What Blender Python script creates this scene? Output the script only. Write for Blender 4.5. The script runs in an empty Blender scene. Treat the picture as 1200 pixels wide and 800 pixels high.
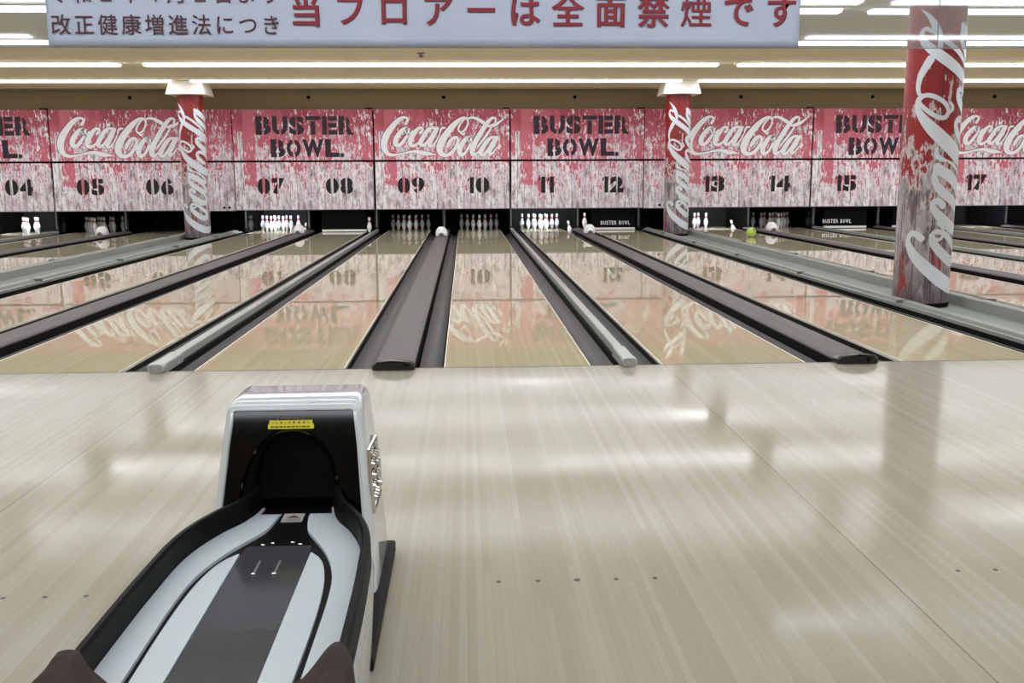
import bpy, bmesh, math, random
from mathutils import Vector, Matrix
random.seed(7)
scene = bpy.context.scene
COL = scene.collection
PI = math.pi

# ------------------------------------------------------------------ camera
PITCH, YAW, ROLL = 0.16735040443765395, 0.047020093856224916, -0.004913551964340705
CAMPOS = (0.5211589666533298, -6.951880950783523, 1.36033530957696)
fwd = Vector((math.sin(YAW)*math.cos(PITCH), math.cos(YAW)*math.cos(PITCH), -math.sin(PITCH)))
rgt = Vector((math.cos(YAW), -math.sin(YAW), 0))
up = rgt.cross(fwd)
R_ = rgt*math.cos(ROLL) + up*math.sin(ROLL)
U_ = -rgt*math.sin(ROLL) + up*math.cos(ROLL)
cam_d = bpy.data.cameras.new('camera')
cam = bpy.data.objects.new('camera', cam_d)
COL.objects.link(cam)
cam.matrix_world = Matrix(((R_.x, U_.x, -fwd.x, CAMPOS[0]), (R_.y, U_.y, -fwd.y, CAMPOS[1]),
                           (R_.z, U_.z, -fwd.z, CAMPOS[2]), (0, 0, 0, 1)))
cam_d.sensor_width = 36
cam_d.lens = 1150/1200*36
cam_d.clip_start = 0.05
cam_d.clip_end = 200
scene.camera = cam

# ------------------------------------------------------------------ light, exposure
STRIP_STRENGTH = 12.0
PIN_LIGHT_STRENGTH = 170.0
world = bpy.data.worlds.new('hall_ambience')
scene.world = world
world.use_nodes = True
wb = world.node_tree.nodes['Background']
wb.inputs[0].default_value = (0.75, 0.82, 0.95, 1)
wb.inputs[1].default_value = 0.0
vs = scene.view_settings
vs.view_transform = 'Standard'
vs.look = 'None'
vs.gamma = 1
vs.use_curve_mapping = False
vs.exposure = 0.10
scene.cycles.use_denoising = True
scene.cycles.max_bounces = 8
scene.cycles.sample_clamp_indirect = 3
scene.cycles.blur_glossy = 0.5
scene.cycles.caustics_reflective = False

# ------------------------------------------------------------------ material tools
def lin(r, g, b):
    f = lambda c: (c/255/12.92) if c/255 <= 0.04045 else ((c/255+0.055)/1.055)**2.4
    return (f(r), f(g), f(b), 1)

class NT:
    """tiny node-graph writer"""
    def __init__(s, name):
        s.m = bpy.data.materials.new(name)
        s.m.use_nodes = True
        s.t = s.m.node_tree
        s.b = s.t.nodes['Principled BSDF']
    def n(s, typ, **kw):
        nd = s.t.nodes.new(typ)
        for k, v in kw.items():
            setattr(nd, k, v)
        return nd
    def put(s, sock, v):
        if hasattr(v, 'links') or isinstance(v, bpy.types.NodeSocket):
            s.t.links.new(v, sock)
        else:
            sock.default_value = v
    def math(s, op, a, b=0.0, c=0.0, clamp=False):
        nd = s.n('ShaderNodeMath', operation=op)
        nd.use_clamp = clamp
        s.put(nd.inputs[0], a)
        s.put(nd.inputs[1], b)
        s.put(nd.inputs[2], c)
        return nd.outputs[0]
    def sstep(s, x, lo, hi):
        nd = s.n('ShaderNodeMapRange', interpolation_type='SMOOTHSTEP')
        s.put(nd.inputs[0], x)
        s.put(nd.inputs[1], lo)
        s.put(nd.inputs[2], hi)
        return nd.outputs[0]
    def mix(s, f, a, b, blend='MIX'):
        nd = s.n('ShaderNodeMix', data_type='RGBA', blend_type=blend)
        s.put(nd.inputs[0], f)
        s.put(nd.inputs[6], a)
        s.put(nd.inputs[7], b)
        return nd.outputs[2]
    def xyz(s, x, y, z):
        nd = s.n('ShaderNodeCombineXYZ')
        for i, v in enumerate((x, y, z)):
            s.put(nd.inputs[i], v)
        return nd.outputs[0]
    def noise(s, vec, scale=1.0, detail=3.0, rough=0.55):
        nd = s.n('ShaderNodeTexNoise')
        s.put(nd.inputs['Vector'], vec)
        nd.inputs['Scale'].default_value = scale
        nd.inputs['Detail'].default_value = detail
        nd.inputs['Roughness'].default_value = rough
        return nd.outputs[0]
    def white(s, vec):
        nd = s.n('ShaderNodeTexWhiteNoise', noise_dimensions='3D')
        s.put(nd.inputs['Vector'], vec)
        return nd.outputs[0]
    def objxyz(s):
        tc = s.n('ShaderNodeTexCoord')
        sp = s.n('ShaderNodeSeparateXYZ')
        s.t.links.new(tc.outputs['Object'], sp.inputs[0])
        return sp.outputs
    def bump(s, h, strength=0.2, dist=0.01):
        nd = s.n('ShaderNodeBump')
        nd.inputs['Strength'].default_value = strength
        nd.inputs['Distance'].default_value = dist
        s.put(nd.inputs['Height'], h)
        s.t.links.new(nd.outputs[0], s.b.inputs['Normal'])

def mat(name, rgb, rough=0.5, metal=0.0, var=0.06, scale=6.0, emit=None, strength=0.0, coat=0.0, ior=1.5):
    """plain surface with a faint procedural unevenness in tone"""
    k = NT(name)
    o = k.objxyz()
    v = k.xyz(o[0], o[1], o[2])
    f = k.noise(v, scale, 4)
    c = lin(*rgb)
    lo = tuple(x*(1-var) for x in c[:3]) + (1,)
    hi = tuple(min(1, x*(1+var)) for x in c[:3]) + (1,)
    k.put(k.b.inputs['Base Color'], k.mix(f, lo, hi))
    k.b.inputs['Roughness'].default_value = rough
    k.b.inputs['Metallic'].default_value = metal
    k.b.inputs['IOR'].default_value = ior
    k.b.inputs['Coat Weight'].default_value = coat
    if emit:
        k.b.inputs['Emission Color'].default_value = emit
        k.b.inputs['Emission Strength'].default_value = strength
    return k.m

def wood_floor(name, base, dark, rough, board, seam, spec=0.5, coat=0.0):
    k = NT(name)
    x, y, z = k.objxyz()
    bi = k.math('FLOOR', k.math('DIVIDE', x, board))
    fr = k.math('FRACT', k.math('DIVIDE', x, board))
    yoff = k.math('MULTIPLY', k.white(k.xyz(bi, 3.0, 0.0)), 5.0)
    yi = k.math('FLOOR', k.math('DIVIDE', k.math('ADD', y, yoff), 4.5))
    tone = k.white(k.xyz(bi, yi, 0.0))
    grain = k.noise(k.xyz(k.math('MULTIPLY', x, 90.0), k.math('MULTIPLY', y, 2.0), 0.0), 1.0, 4)
    big = k.noise(k.xyz(k.math('MULTIPLY', x, 1.2), k.math('MULTIPLY', y, 0.6), 0.0), 1.0, 3)
    f = k.math('ADD', k.math('MULTIPLY', tone, 0.42), k.math('MULTIPLY', grain, 0.35))
    f = k.math('ADD', f, k.math('MULTIPLY', big, 0.3))
    c = k.mix(k.sstep(f, 0.15, 1.0), dark, base)
    edge = k.math('ADD', k.math('LESS_THAN', fr, 0.06), 0.0)
    c = k.mix(k.math('MULTIPLY', edge, 0.28), c, tuple(q*0.55 for q in dark[:3]) + (1,))
    if seam:
        sf = k.math('FRACT', k.math('DIVIDE', k.math('SUBTRACT', x, 1.945), 3.36))
        sl = k.math('LESS_THAN', sf, 0.0016)
        c = k.mix(k.math('MULTIPLY', sl, 0.6), c, tuple(q*0.3 for q in dark[:3]) + (1,))
    k.put(k.b.inputs['Base Color'], c)
    # worn and polished patches
    worn = k.noise(k.xyz(k.math('MULTIPLY', x, 0.9), k.math('MULTIPLY', y, 0.7), 4.0), 1.0, 3)
    rr = k.math('ADD', rough, k.math('MULTIPLY', k.math('SUBTRACT', worn, 0.5), rough*(2.4 if seam else 0.5)))
    k.put(k.b.inputs['Roughness'], rr)
    k.b.inputs['IOR'].default_value = 1.5
    k.b.inputs['Specular IOR Level'].default_value = spec
    k.b.inputs['Coat Weight'].default_value = coat
    k.b.inputs['Coat Roughness'].default_value = 0.035
    return k.m

def peeling(name, zoff, cyl=False):
    """weathered boards with red paint flaking off towards the bottom"""
    k = NT(name)
    x, y, z0 = k.objxyz()
    z = k.math('ADD', z0, zoff)
    if cyl:
        ang = k.math('ARCTAN2', y, x)
        h = k.math('MULTIPLY', ang, 0.285)
        vx, vy = x, y
    else:
        h = x
        vx, vy = x, 0.0
    def nz(sx, sz, det, seed, rough=0.6):
        return k.noise(k.xyz(k.math('MULTIPLY', vx, sx), k.math('ADD', k.math('MULTIPLY', vy, sx), seed), k.math('MULTIPLY', z, sz)), 1.0, det, rough)
    big = nz(1.6, 0.9, 4, 3.1)
    chip = nz(10.0, 4.2, 5, 9.7, 0.65)
    fine = nz(17.0, 4.0, 5, 21.3, 0.68)
    grain = nz(60.0, 2.5, 3, 33.0)
    pw = 0.168
    pi_ = k.math('FLOOR', k.math('DIVIDE', h, pw))
    pf = k.math('FRACT', k.math('DIVIDE', h, pw))
    ptone = k.white(k.xyz(pi_, 1.0, 2.0))
    # bare wood
    if cyl:
        wl, wd, crack = lin(205, 196, 204), lin(150, 138, 146), lin(62, 46, 50)
    else:
        wl, wd, crack = lin(250, 246, 253), lin(208, 190, 206), lin(66, 32, 48)
    wt = k.math('ADD', k.math('MULTIPLY', ptone, 0.45), k.math('MULTIPLY', grain, 0.7))
    wood = k.mix(k.sstep(wt, 0.2, 0.85), wd, wl)
    if cyl:
        wood = k.mix(k.sstep(k.math('ADD', z, k.math('MULTIPLY', chip, 0.8)), 1.1, 0.35), wood, k.mix(fine, lin(50, 38, 44), lin(140, 128, 136)))
    crk = k.sstep(k.math('MULTIPLY', fine, 1.0), 0.47, 0.37)
    wood = k.mix(k.math('MULTIPLY', crk, 0.65), wood, crack)
    blot = nz(8.0, 3.2, 6, 88.0, 0.68)
    if not cyl:
        wood = k.mix(k.math('MULTIPLY', k.sstep(blot, 0.51, 0.58), 0.55), wood, lin(160, 122, 140))
        wood = k.mix(k.math('MULTIPLY', k.sstep(blot, 0.46, 0.40), 0.9), wood, lin(255, 252, 255))
    else:
        wood = k.mix(k.math('MULTIPLY', k.sstep(blot, 0.51, 0.58), 0.75), wood, lin(92, 74, 82))
        wood = k.mix(k.math('MULTIPLY', k.sstep(nz(7.0, 1.6, 4, 41.0, 0.6), 0.55, 0.60), 0.9), wood, lin(150, 34, 38))
    seamf = k.math('LESS_THAN', pf, 0.05)
    wood = k.mix(k.math('MULTIPLY', seamf, 0.85), wood, crack)
    # paint coverage
    zc = 1.62 if cyl else 1.22
    zz = k.math('DIVIDE', k.math('SUBTRACT', z, zc), 0.95 if cyl else 1.05)
    cov = k.math('ADD', zz, k.math('MULTIPLY', k.math('SUBTRACT', big, 0.5), 3.0))
    cov = k.math('ADD', cov, k.math('MULTIPLY', k.math('SUBTRACT', chip, 0.5), 5.0))
    cov = k.math('ADD', cov, k.math('MULTIPLY', k.math('SUBTRACT', fine, 0.5), 3.2))
    if not cyl:
        # a band of surviving pink paint and a bare streak near the left edge of every print
        hh = k.math('ADD', h, k.math('MULTIPLY', k.math('SUBTRACT', fine, 0.5), 0.10))
        band = k.math('MULTIPLY', k.sstep(hh, 0.24, 0.28), k.sstep(hh, 0.56, 0.50))
        band = k.math('MULTIPLY', band, k.sstep(z, 0.50, 0.66))
        cov = k.math('ADD', cov, k.math('MULTIPLY', band, 1.7))
        st = k.math('MULTIPLY', k.sstep(hh, 0.11, 0.14), k.sstep(hh, 0.25, 0.22))
        st = k.math('MULTIPLY', st, k.sstep(z, 1.92, 1.80))
        cov = k.math('SUBTRACT', cov, k.math('MULTIPLY', st, 3.0))
    if not cyl:
        chip2 = nz(22.0, 7.0, 4, 51.0, 0.6)
        big2 = nz(2.6, 1.6, 3, 71.0)
        bare = k.sstep(k.math('ADD', chip2, k.math('MULTIPLY', big2, 0.6)), 0.84, 0.92)
        cov = k.math('SUBTRACT', cov, k.math('MULTIPLY', bare, 2.0))
    m = k.sstep(cov, -0.12, 0.12)
    rim = k.math('MULTIPLY', k.sstep(cov, -0.75, -0.15), 1.0)
    if cyl:
        rlo, rhi, fringe = lin(128, 22, 24), lin(172, 40, 40), lin(226, 214, 216)
    else:
        rlo, rhi, fringe = lin(150, 44, 60), lin(206, 104, 124), lin(255, 240, 250)
    rt = k.math('ADD', k.math('MULTIPLY', big, 0.9), k.math('MULTIPLY', chip, 0.35))
    if not cyl:
        rt = k.math('ADD', rt, k.math('MULTIPLY', k.sstep(z, 2.3, 1.2), 0.45))
    red = k.mix(k.sstep(rt, 0.35, 1.1), rlo, rhi)
    if not cyl:
        red = k.mix(k.math('MULTIPLY', band, 0.5), red, lin(214, 120, 138))
    c = k.mix(k.math('MULTIPLY', rim, 0.7), wood, fringe)
    c = k.mix(m, c, red)
    if cyl:
        # the joint of the printed wrap, turned to the front
        ja = k.math('ABSOLUTE', k.math('SUBTRACT', ang, math.radians(-96)))
        c = k.mix(k.math('MULTIPLY', k.math('LESS_THAN', ja, 0.02), 0.75), c, lin(30, 16, 18))
    k.put(k.b.inputs['Base Color'], c)
    k.b.inputs['Roughness'].default_value = 0.55 if not cyl else 0.42
    return k.m

M = {}
M['approach'] = wood_floor('pale maple approach', lin(166, 161, 147), lin(153, 147, 132), 0.125, 0.02703, True, 0.12)
M['lane'] = wood_floor('oiled maple lane', lin(206, 197, 172), lin(194, 183, 152), 0.012, 0.02703, False, 0.42)
M['lane_side'] = mat('black lane side', (8, 6, 7), 0.6)
M['lane_edge'] = mat('pale lane edge', (235, 228, 215), 0.4)  # thin pale strip along both sides of each lane
M['subfloor'] = mat('dark subfloor', (16, 15, 16), 0.8)
M['concrete'] = mat('grey green concrete', (122, 128, 124), 0.6, var=0.15, scale=2)
M['curb'] = mat('grey painted curb', (140, 143, 138), 0.5, var=0.1)
M['ceiling'] = mat('cream ceiling', (234, 219, 188), 0.9, var=0.03, scale=1)
M['wall'] = mat('cream wall', (214, 200, 174), 0.85, var=0.04, scale=1)
M['bulkhead'] = mat('brown bulkhead', (124, 107, 78), 0.85, var=0.05, scale=1)
M['black'] = mat('matt black', (5, 5, 6), 0.8, ior=1.25)
M['pit'] = mat('black pit', (5, 5, 6), 0.7)
M['gloss_black'] = mat('gloss black plastic', (2, 2, 6), 0.05, ior=1.3)
M['badge_field'] = mat('dark badge field', (40, 42, 43), 0.6, var=0.5, scale=60, ior=1.05)
M['satin_black'] = mat('satin black plastic', (3, 3, 5), 0.5, ior=1.2)
M['kickback'] = mat('shiny black kickback', (16, 15, 18), 0.12)
M['steel'] = mat('grey steel edge', (120, 120, 126), 0.35, 0.4)
M['gutter'] = mat('charcoal gutter', (50, 47, 51), 0.5, var=0.12)
M['cap'] = mat('purple grey capping', (86, 79, 83), 0.55, var=0.08)
M['cap_end'] = mat('black capping end', (22, 22, 26), 0.25)
M['rail'] = mat('silver rail', (172, 176, 176), 0.3, 0.25)
M['rail_dark'] = mat('grey rail ledge', (100, 101, 104), 0.4)
M['white_plastic'] = mat('white plastic', (238, 240, 244), 0.25)
M['pin'] = mat('white pin', (250, 250, 255), 0.25)
M['pin_red'] = mat('red pin band', (190, 40, 40), 0.3)
M['hood'] = mat('pale grey hood shell', (192, 199, 207), 0.08, coat=0.4)
M['track'] = mat('pale blue grey track', (180, 192, 200), 0.4, var=0.03)
M['strip'] = mat('dark grey centre strip', (58, 59, 66), 0.13, var=0.15, scale=4)
M['chrome'] = mat('chrome', (200, 202, 204), 0.08, 1.0)
M['cloth'] = mat('dark brown cloth', (44, 31, 28), 0.95, var=0.2, scale=25)
M['yellow'] = mat('yellow sticker', (214, 204, 30), 0.4)
M['ink'] = mat('dark ink', (40, 36, 10), 0.5)
M['plate'] = mat('grey label plate', (168, 164, 168), 0.4)
M['navy'] = mat('navy black stencil paint', (40, 20, 40), 0.6)
M['number'] = mat('black stencil paint', (12, 5, 8), 0.6)
M['logo'] = mat('white logo paint', (250, 250, 255), 0.5, var=0.0)
M['logo_col'] = mat('pale grey logo paint', (222, 227, 238), 0.4, var=0.02)
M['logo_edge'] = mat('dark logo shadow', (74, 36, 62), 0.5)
M['crimson'] = mat('crimson lettering', (122, 0, 22), 0.55)
M['letter_navy'] = mat('navy lettering edge', (34, 18, 56), 0.4)
M['small_letter'] = mat('dark maroon lettering', (58, 8, 30), 0.4)
M['banner'] = mat('bluish white banner sheet', (160, 170, 192), 0.22, var=0.05, scale=2)
M['lime'] = mat('lime ball', (170, 196, 84), 0.08, var=0.25, scale=9, coat=0.5)
M['capital'] = mat('white capital', (225, 222, 214), 0.6)
M['lamp_housing'] = mat('white lamp housing', (240, 238, 230), 0.5)
M['lamp'] = mat('lit lamp lens', (255, 255, 255), 0.5, emit=(0.90, 0.945, 1.0, 1), strength=STRIP_STRENGTH)
M['pinlamp'] = mat('lit pin lamp', (255, 255, 255), 0.5, emit=(0.88, 0.93, 1.0, 1), strength=PIN_LIGHT_STRENGTH)
M['pinlamp_dim'] = mat('dim pin lamp', (255, 255, 255), 0.5, emit=(0.88, 0.93, 1.0, 1), strength=0.2)
M['panel_top'] = peeling('peeling red paint on boards', 1.17)
M['panel_low'] = peeling('bare weathered boards', 0.0)
M['column'] = peeling('peeling red paint column wrap', 0.0, True)
M['dot'] = mat('dark inlaid dot', (46, 38, 32), 0.4)

def glass_mat():
    k = NT('hazy smoke screen glass')
    t = k.t
    out = t.nodes['Material Output']
    tr = k.n('ShaderNodeBsdfTransparent')
    tr.inputs[0].default_value = (0.77, 0.80, 0.83, 1)
    gl = k.n('ShaderNodeBsdfGlossy')
    gl.inputs['Roughness'].default_value = 0.03
    gl.inputs['Color'].default_value = (1, 1, 1, 1)
    df = k.n('ShaderNodeBsdfDiffuse')
    df.inputs[0].default_value = (0.8, 0.82, 0.84, 1)
    fr = k.n('ShaderNodeFresnel')
    fr.inputs[0].default_value = 1.6
    m1 = k.n('ShaderNodeMixShader')
    m1.inputs[0].default_value = 0.12
    t.links.new(tr.outputs[0], m1.inputs[1])
    t.links.new(df.outputs[0], m1.inputs[2])
    m2 = k.n('ShaderNodeMixShader')
    t.links.new(fr.outputs[0], m2.inputs[0])
    t.links.new(m1.outputs[0], m2.inputs[1])
    t.links.new(gl.outputs[0], m2.inputs[2])
    t.links.new(m2.outputs[0], out.inputs[0])
    t.nodes.remove(k.b)
    return k.m
M['glass'] = glass_mat()

# ------------------------------------------------------------------ object tools
def tag(o, label=None, cat=None, group=None, kind=None):
    if label: o['label'] = label
    if cat: o['category'] = cat
    if group: o['group'] = group
    if kind: o['kind'] = kind
    return o

def thing(name, label, cat, loc=(0, 0, 0), group=None, kind=None):
    o = bpy.data.objects.new(name, None)
    o.empty_display_size = 0.1
    COL.objects.link(o)
    o.location = loc
    return tag(o, label, cat, group, kind)

def wloc(o):
    v = Vector((0, 0, 0))
    while o is not None:
        v += o.location
        o = o.parent
    return v

class MB:
    """collects shapes, then links them as one mesh object"""
    def __init__(s):
        s.bm = bmesh.new()
    def face(s, pts, mi=0):
        vs_ = [s.bm.verts.new(p) for p in pts]
        f = s.bm.faces.new(vs_)
        f.material_index = mi
        return f
    def box(s, x0, x1, y0, y1, z0, z1, mi=0, top=None):
        t = top or (x0, x1, y0, y1)
        b = [(x0, y0, z0), (x1, y0, z0), (x1, y1, z0), (x0, y1, z0)]
        u = [(t[0], t[2], z1), (t[1], t[2], z1), (t[1], t[3], z1), (t[0], t[3], z1)]
        vb = [s.bm.verts.new(p) for p in b]
        vu = [s.bm.verts.new(p) for p in u]
        fs = [s.bm.faces.new(vb[::-1]), s.bm.faces.new(vu)]
        for i in range(4):
            j = (i+1) % 4
            fs.append(s.bm.faces.new((vb[i], vb[j], vu[j], vu[i])))
        for f in fs:
            f.material_index = mi
        return fs
    def rings(s, rings, closed=True, caps=(True, True), mi=0):
        R = [[s.bm.verts.new(p) for p in r] for r in rings]
        n = len(R[0])
        for a, b in zip(R, R[1:]):
            for i in range(n if closed else n-1):
                j = (i+1) % n
                f = s.bm.faces.new((a[i], a[j], b[j], b[i]))
                f.material_index = mi
        if caps[0]:
            s.bm.faces.new(R[0][::-1]).material_index = mi
        if caps[1]:
            s.bm.faces.new(R[-1]).material_index = mi
        return R
    def extr(s, prof, y0, y1, closed=True, mi=0, caps=True):
        """profile of (x, z) points run along y"""
        s.rings([[(x, y0, z) for x, z in prof], [(x, y1, z) for x, z in prof]], closed, (caps and closed, caps and closed), mi)
    def prism(s, poly, z0, z1, mi=0):
        s.rings([[(x, y, z0) for x, y in poly], [(x, y, z1) for x, y in poly]], True, (True, True), mi)
    def lathe(s, prof, c=(0, 0, 0), n=20, mi=0, mat_at=None):
        rings = [[(c[0]+r*math.cos(2*PI*i/n), c[1]+r*math.sin(2*PI*i/n), c[2]+z) for i in range(n)] for r, z in prof]
        R = s.rings(rings, True, (True, True), mi)
        return R
    def tube(s, path, r, n=8, mi=0, closed=False):
        P = [Vector(p) for p in path]
        rings = []
        for i, p in enumerate(P):
            a = P[i-1] if i > 0 or closed else P[i]
            b = P[(i+1) % len(P)] if i < len(P)-1 or closed else P[i]
            t = (b-a).normalized()
            u = t.orthogonal().normalized() if abs(t.z) > 0.95 else t.cross(Vector((0, 0, 1))).normalized()
            v = u.cross(t).normalized()
            rings.append([p + u*r*math.cos(2*PI*k/n) + v*r*math.sin(2*PI*k/n) for k in range(n)])
        if closed:
            rings.append(rings[0])
        s.rings(rings, True, (not closed, not closed), mi)
    def sphere(s, c, r, n=24, m=14, mi=0, sc=(1, 1, 1)):
        prof = [(r*math.sin(PI*(i+0.02)/(m+0.04)), -r*math.cos(PI*(i+0.02)/(m+0.04))) for i in range(m+1)]
        rings = [[(c[0]+sc[0]*q*math.cos(2*PI*i/n), c[1]+sc[1]*q*math.sin(2*PI*i/n), c[2]+sc[2]*z) for i in range(n)] for q, z in prof]
        s.rings(rings, True, (True, True), mi)
    def build(s, name, mats, parent=None, smooth=False, bevel=0.0, seg=2, origin=None, sharp=35, fix=True):
        if fix:
            bmesh.ops.recalc_face_normals(s.bm, faces=s.bm.faces)
        if origin is not None:
            bmesh.ops.translate(s.bm, verts=s.bm.verts, vec=-Vector(origin))
        me = bpy.data.meshes.new(name)
        s.bm.to_mesh(me)
        s.bm.free()
        if not isinstance(mats, (list, tuple)):
            mats = [mats]
        for m in mats:
            me.materials.append(m)
        if smooth:
            for p in me.polygons:
                p.use_smooth = True
            me.set_sharp_from_angle(angle=math.radians(sharp))
        o = bpy.data.objects.new(name, me)
        COL.objects.link(o)
        if origin is not None:
            o.location = origin
        if parent is not None:
            o.parent = parent
            if origin is None:
                # vertices were given in world space: keep them there
                o.location = -wloc(parent)
            else:
                o.location = Vector(origin) - wloc(parent)
        if bevel:
            b = o.modifiers.new('bevel', 'BEVEL')
            b.width = bevel
            b.segments = seg
            b.limit_method = 'ANGLE'
            b.angle_limit = math.radians(40)
        return o

def catmull(pts, n=8):
    P = [Vector(p) for p in pts]
    out = []
    for i in range(len(P)-1):
        p0 = P[i-1] if i > 0 else P[i]*2-P[i+1]
        p1, p2 = P[i], P[i+1]
        p3 = P[i+2] if i+2 < len(P) else P[i+1]*2-P[i]
        for k in range(n):
            t = k/n
            out.append(0.5*((2*p1) + (p2-p0)*t + (2*p0-5*p1+4*p2-p3)*t*t + (3*p1-p0-3*p2+p3)*t**3))
    out.append(P[-1])
    return out

# ------------------------------------------------------------------ lettering
TXT = {}
def glyph(ch, offset=0.0):
    """planar outline of one character as (verts, faces), in em units"""
    key = (ch, offset)
    if key in TXT:
        return TXT[key]
    cu = bpy.data.curves.new('glyph', 'FONT')
    cu.body = ch
    cu.size = 1.0
    cu.offset = offset
    cu.resolution_u = 4
    cu.fill_mode = 'BOTH'
    ob = bpy.data.objects.new('glyph', cu)
    COL.objects.link(ob)
    bpy.context.view_layer.update()
    dg = bpy.context.evaluated_depsgraph_get()
    me = bpy.data.meshes.new_from_object(ob.evaluated_get(dg))
    v = [(q.co.x, q.co.y) for q in me.vertices]
    f = [tuple(p.vertices) for p in me.polygons]
    bpy.data.objects.remove(ob)
    bpy.data.curves.remove(cu)
    bpy.data.meshes.remove(me)
    TXT[key] = (v, f)
    return TXT[key]

def put_glyph(mb, ch, x, z, w, h, y, offset=0.0, cuts=(), mi=0, em=False, thick=0.0):
    """place a character facing -Y; box (x, z, w, h), or em-square scaled when em"""
    v, f = glyph(ch, offset)
    if not v:
        return
    if em:
        pos = [(x+a*w, z+b*h) for a, b in v]
    else:
        x0, x1 = min(a for a, b in v), max(a for a, b in v)
        z0, z1 = min(b for a, b in v), max(b for a, b in v)
        pos = [(x+(a-x0)/(x1-x0)*w, z+(b-z0)/(z1-z0)*h) for a, b in v]
    bm = bmesh.new()
    vs_ = [bm.verts.new((a, y, b)) for a, b in pos]
    for q in f:
        try:
            bm.faces.new([vs_[i] for i in q])
        except ValueError:
            pass
    for (kind, c, g) in cuts:
        if kind == 'v':
            for cc in (x+c*w-g/2, x+c*w+g/2):
                bmesh.ops.bisect_plane(bm, geom=bm.verts[:]+bm.edges[:]+bm.faces[:], plane_co=(cc, 0, 0), plane_no=(1, 0, 0), dist=1e-6)
            dead = [q for q in bm.faces if abs(q.calc_center_median().x-(x+c*w)) < g/2]
        else:
            for cc in (z+c*h-g/2, z+c*h+g/2):
                bmesh.ops.bisect_plane(bm, geom=bm.verts[:]+bm.edges[:]+bm.faces[:], plane_co=(0, 0, cc), plane_no=(0, 0, 1), dist=1e-6)
            dead = [q for q in bm.faces if abs(q.calc_center_median().z-(z+c*h)) < g/2]
        bmesh.ops.delete(bm, geom=dead, context='FACES')
    idx = {}
    for q in bm.faces:
        ids = []
        for w_ in q.verts:
            k_ = w_.index if w_.index >= 0 else id(w_)
            k_ = tuple(w_.co)
            if k_ not in idx:
                idx[k_] = mb.bm.verts.new(w_.co)
            ids.append(idx[k_])
        try:
            nf = mb.bm.faces.new(ids)
            nf.normal_update()
            if nf.normal.y > 0:
                nf.normal_flip()
            nf.material_index = mi
        except ValueError:
            pass
    bm.free()

Z1 = lambda L: [(0.6*a, 0.6*b, 0.6*c) for a, b, c in L]
Z2 = lambda L: [(570+0.6*a, 0.6*b, 0.6*c) for a, b, c in L]
SCRIPT = [
 Z1([(432,222,22),(458,185,20),(462,155,18),(430,134,16),(380,142,24),(310,190,34),(225,285,42),(160,380,47),(122,480,48),(125,570,42),(165,635,30),(230,660,22),(310,652,14),(400,634,11),(480,618,17),(560,610,22),(630,622,30),(700,638,32),(770,645,22),(845,655,5)]),
 Z1([(455,282,16),(400,300,26),(335,365,33),(290,440,36),(290,505,36),(345,520,26),(415,440,24),(468,360,18),(474,300,15),(440,295,12),(425,330,11),(450,362,10),(490,362,9),(530,315,8)]),
 Z1([(640,350,24),(668,315,20),(665,285,18),(620,285,22),(555,350,34),(500,440,38),(495,505,34),(540,530,24),(610,490,17),(690,400,15)]),
 Z1([(880,280,14),(800,280,20),(740,320,28),(680,410,32),(640,490,34),(675,528,22),(745,465,18),(815,360,16),(850,290,14)]),
 Z1([(885,285,24),(830,385,30),(775,480,32),(770,535,24),(820,520,14),(880,440,11),(915,370,9)]),
 Z1([(995,280,12),(950,285,16),(925,330,13),(920,365,5)]),
 Z2([(375,165,13),(335,138,14),(270,155,22),(170,240,38),(75,350,46),(0,460,50),(-38,560,48),(-20,640,36),(60,665,26),(140,620,24),(200,540,24),(228,460,22),(205,415,20),(150,430,24),(100,490,26),(70,550,20)]),
 Z2([(345,150,12),(372,185,14),(365,240,14),(330,305,14),(280,340,14),(240,325,14),(235,285,14),(262,230,14),(310,170,13),(345,146,10)]),
 Z2([(265,350,9),(295,372,13),(325,352,10)]),
 Z2([(385,146,13),(430,138,17),(490,150,21),(545,180,25),(592,208,26)]),
 Z2([(405,410,14),(350,425,26),(285,505,35),(245,600,38),(270,660,28),(330,630,20),(385,540,20),(412,450,18),(395,420,14),(370,440,10),(385,480,9),(435,480,8)]),
 Z2([(758,205,12),(775,165,13),(740,140,16),(690,165,24),(620,250,32),(540,370,34),(470,490,36),(430,590,38),(435,655,28),(490,640,15),(545,585,11)]),
 Z2([(700,285,14),(640,380,17),(570,470,17),(505,545,13)]),
 Z2([(660,262,14),(720,250,24),(790,222,22),(850,180,12),(897,125,2)]),
 Z2([(790,412,12),(710,415,20),(650,460,28),(585,550,32),(548,630,34),(585,662,22),(655,590,18),(720,480,17),(755,420,14)]),
 Z2([(790,412,22),(735,510,28),(680,600,30),(680,658,22),(735,620,13),(790,550,8)]),
]
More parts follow.
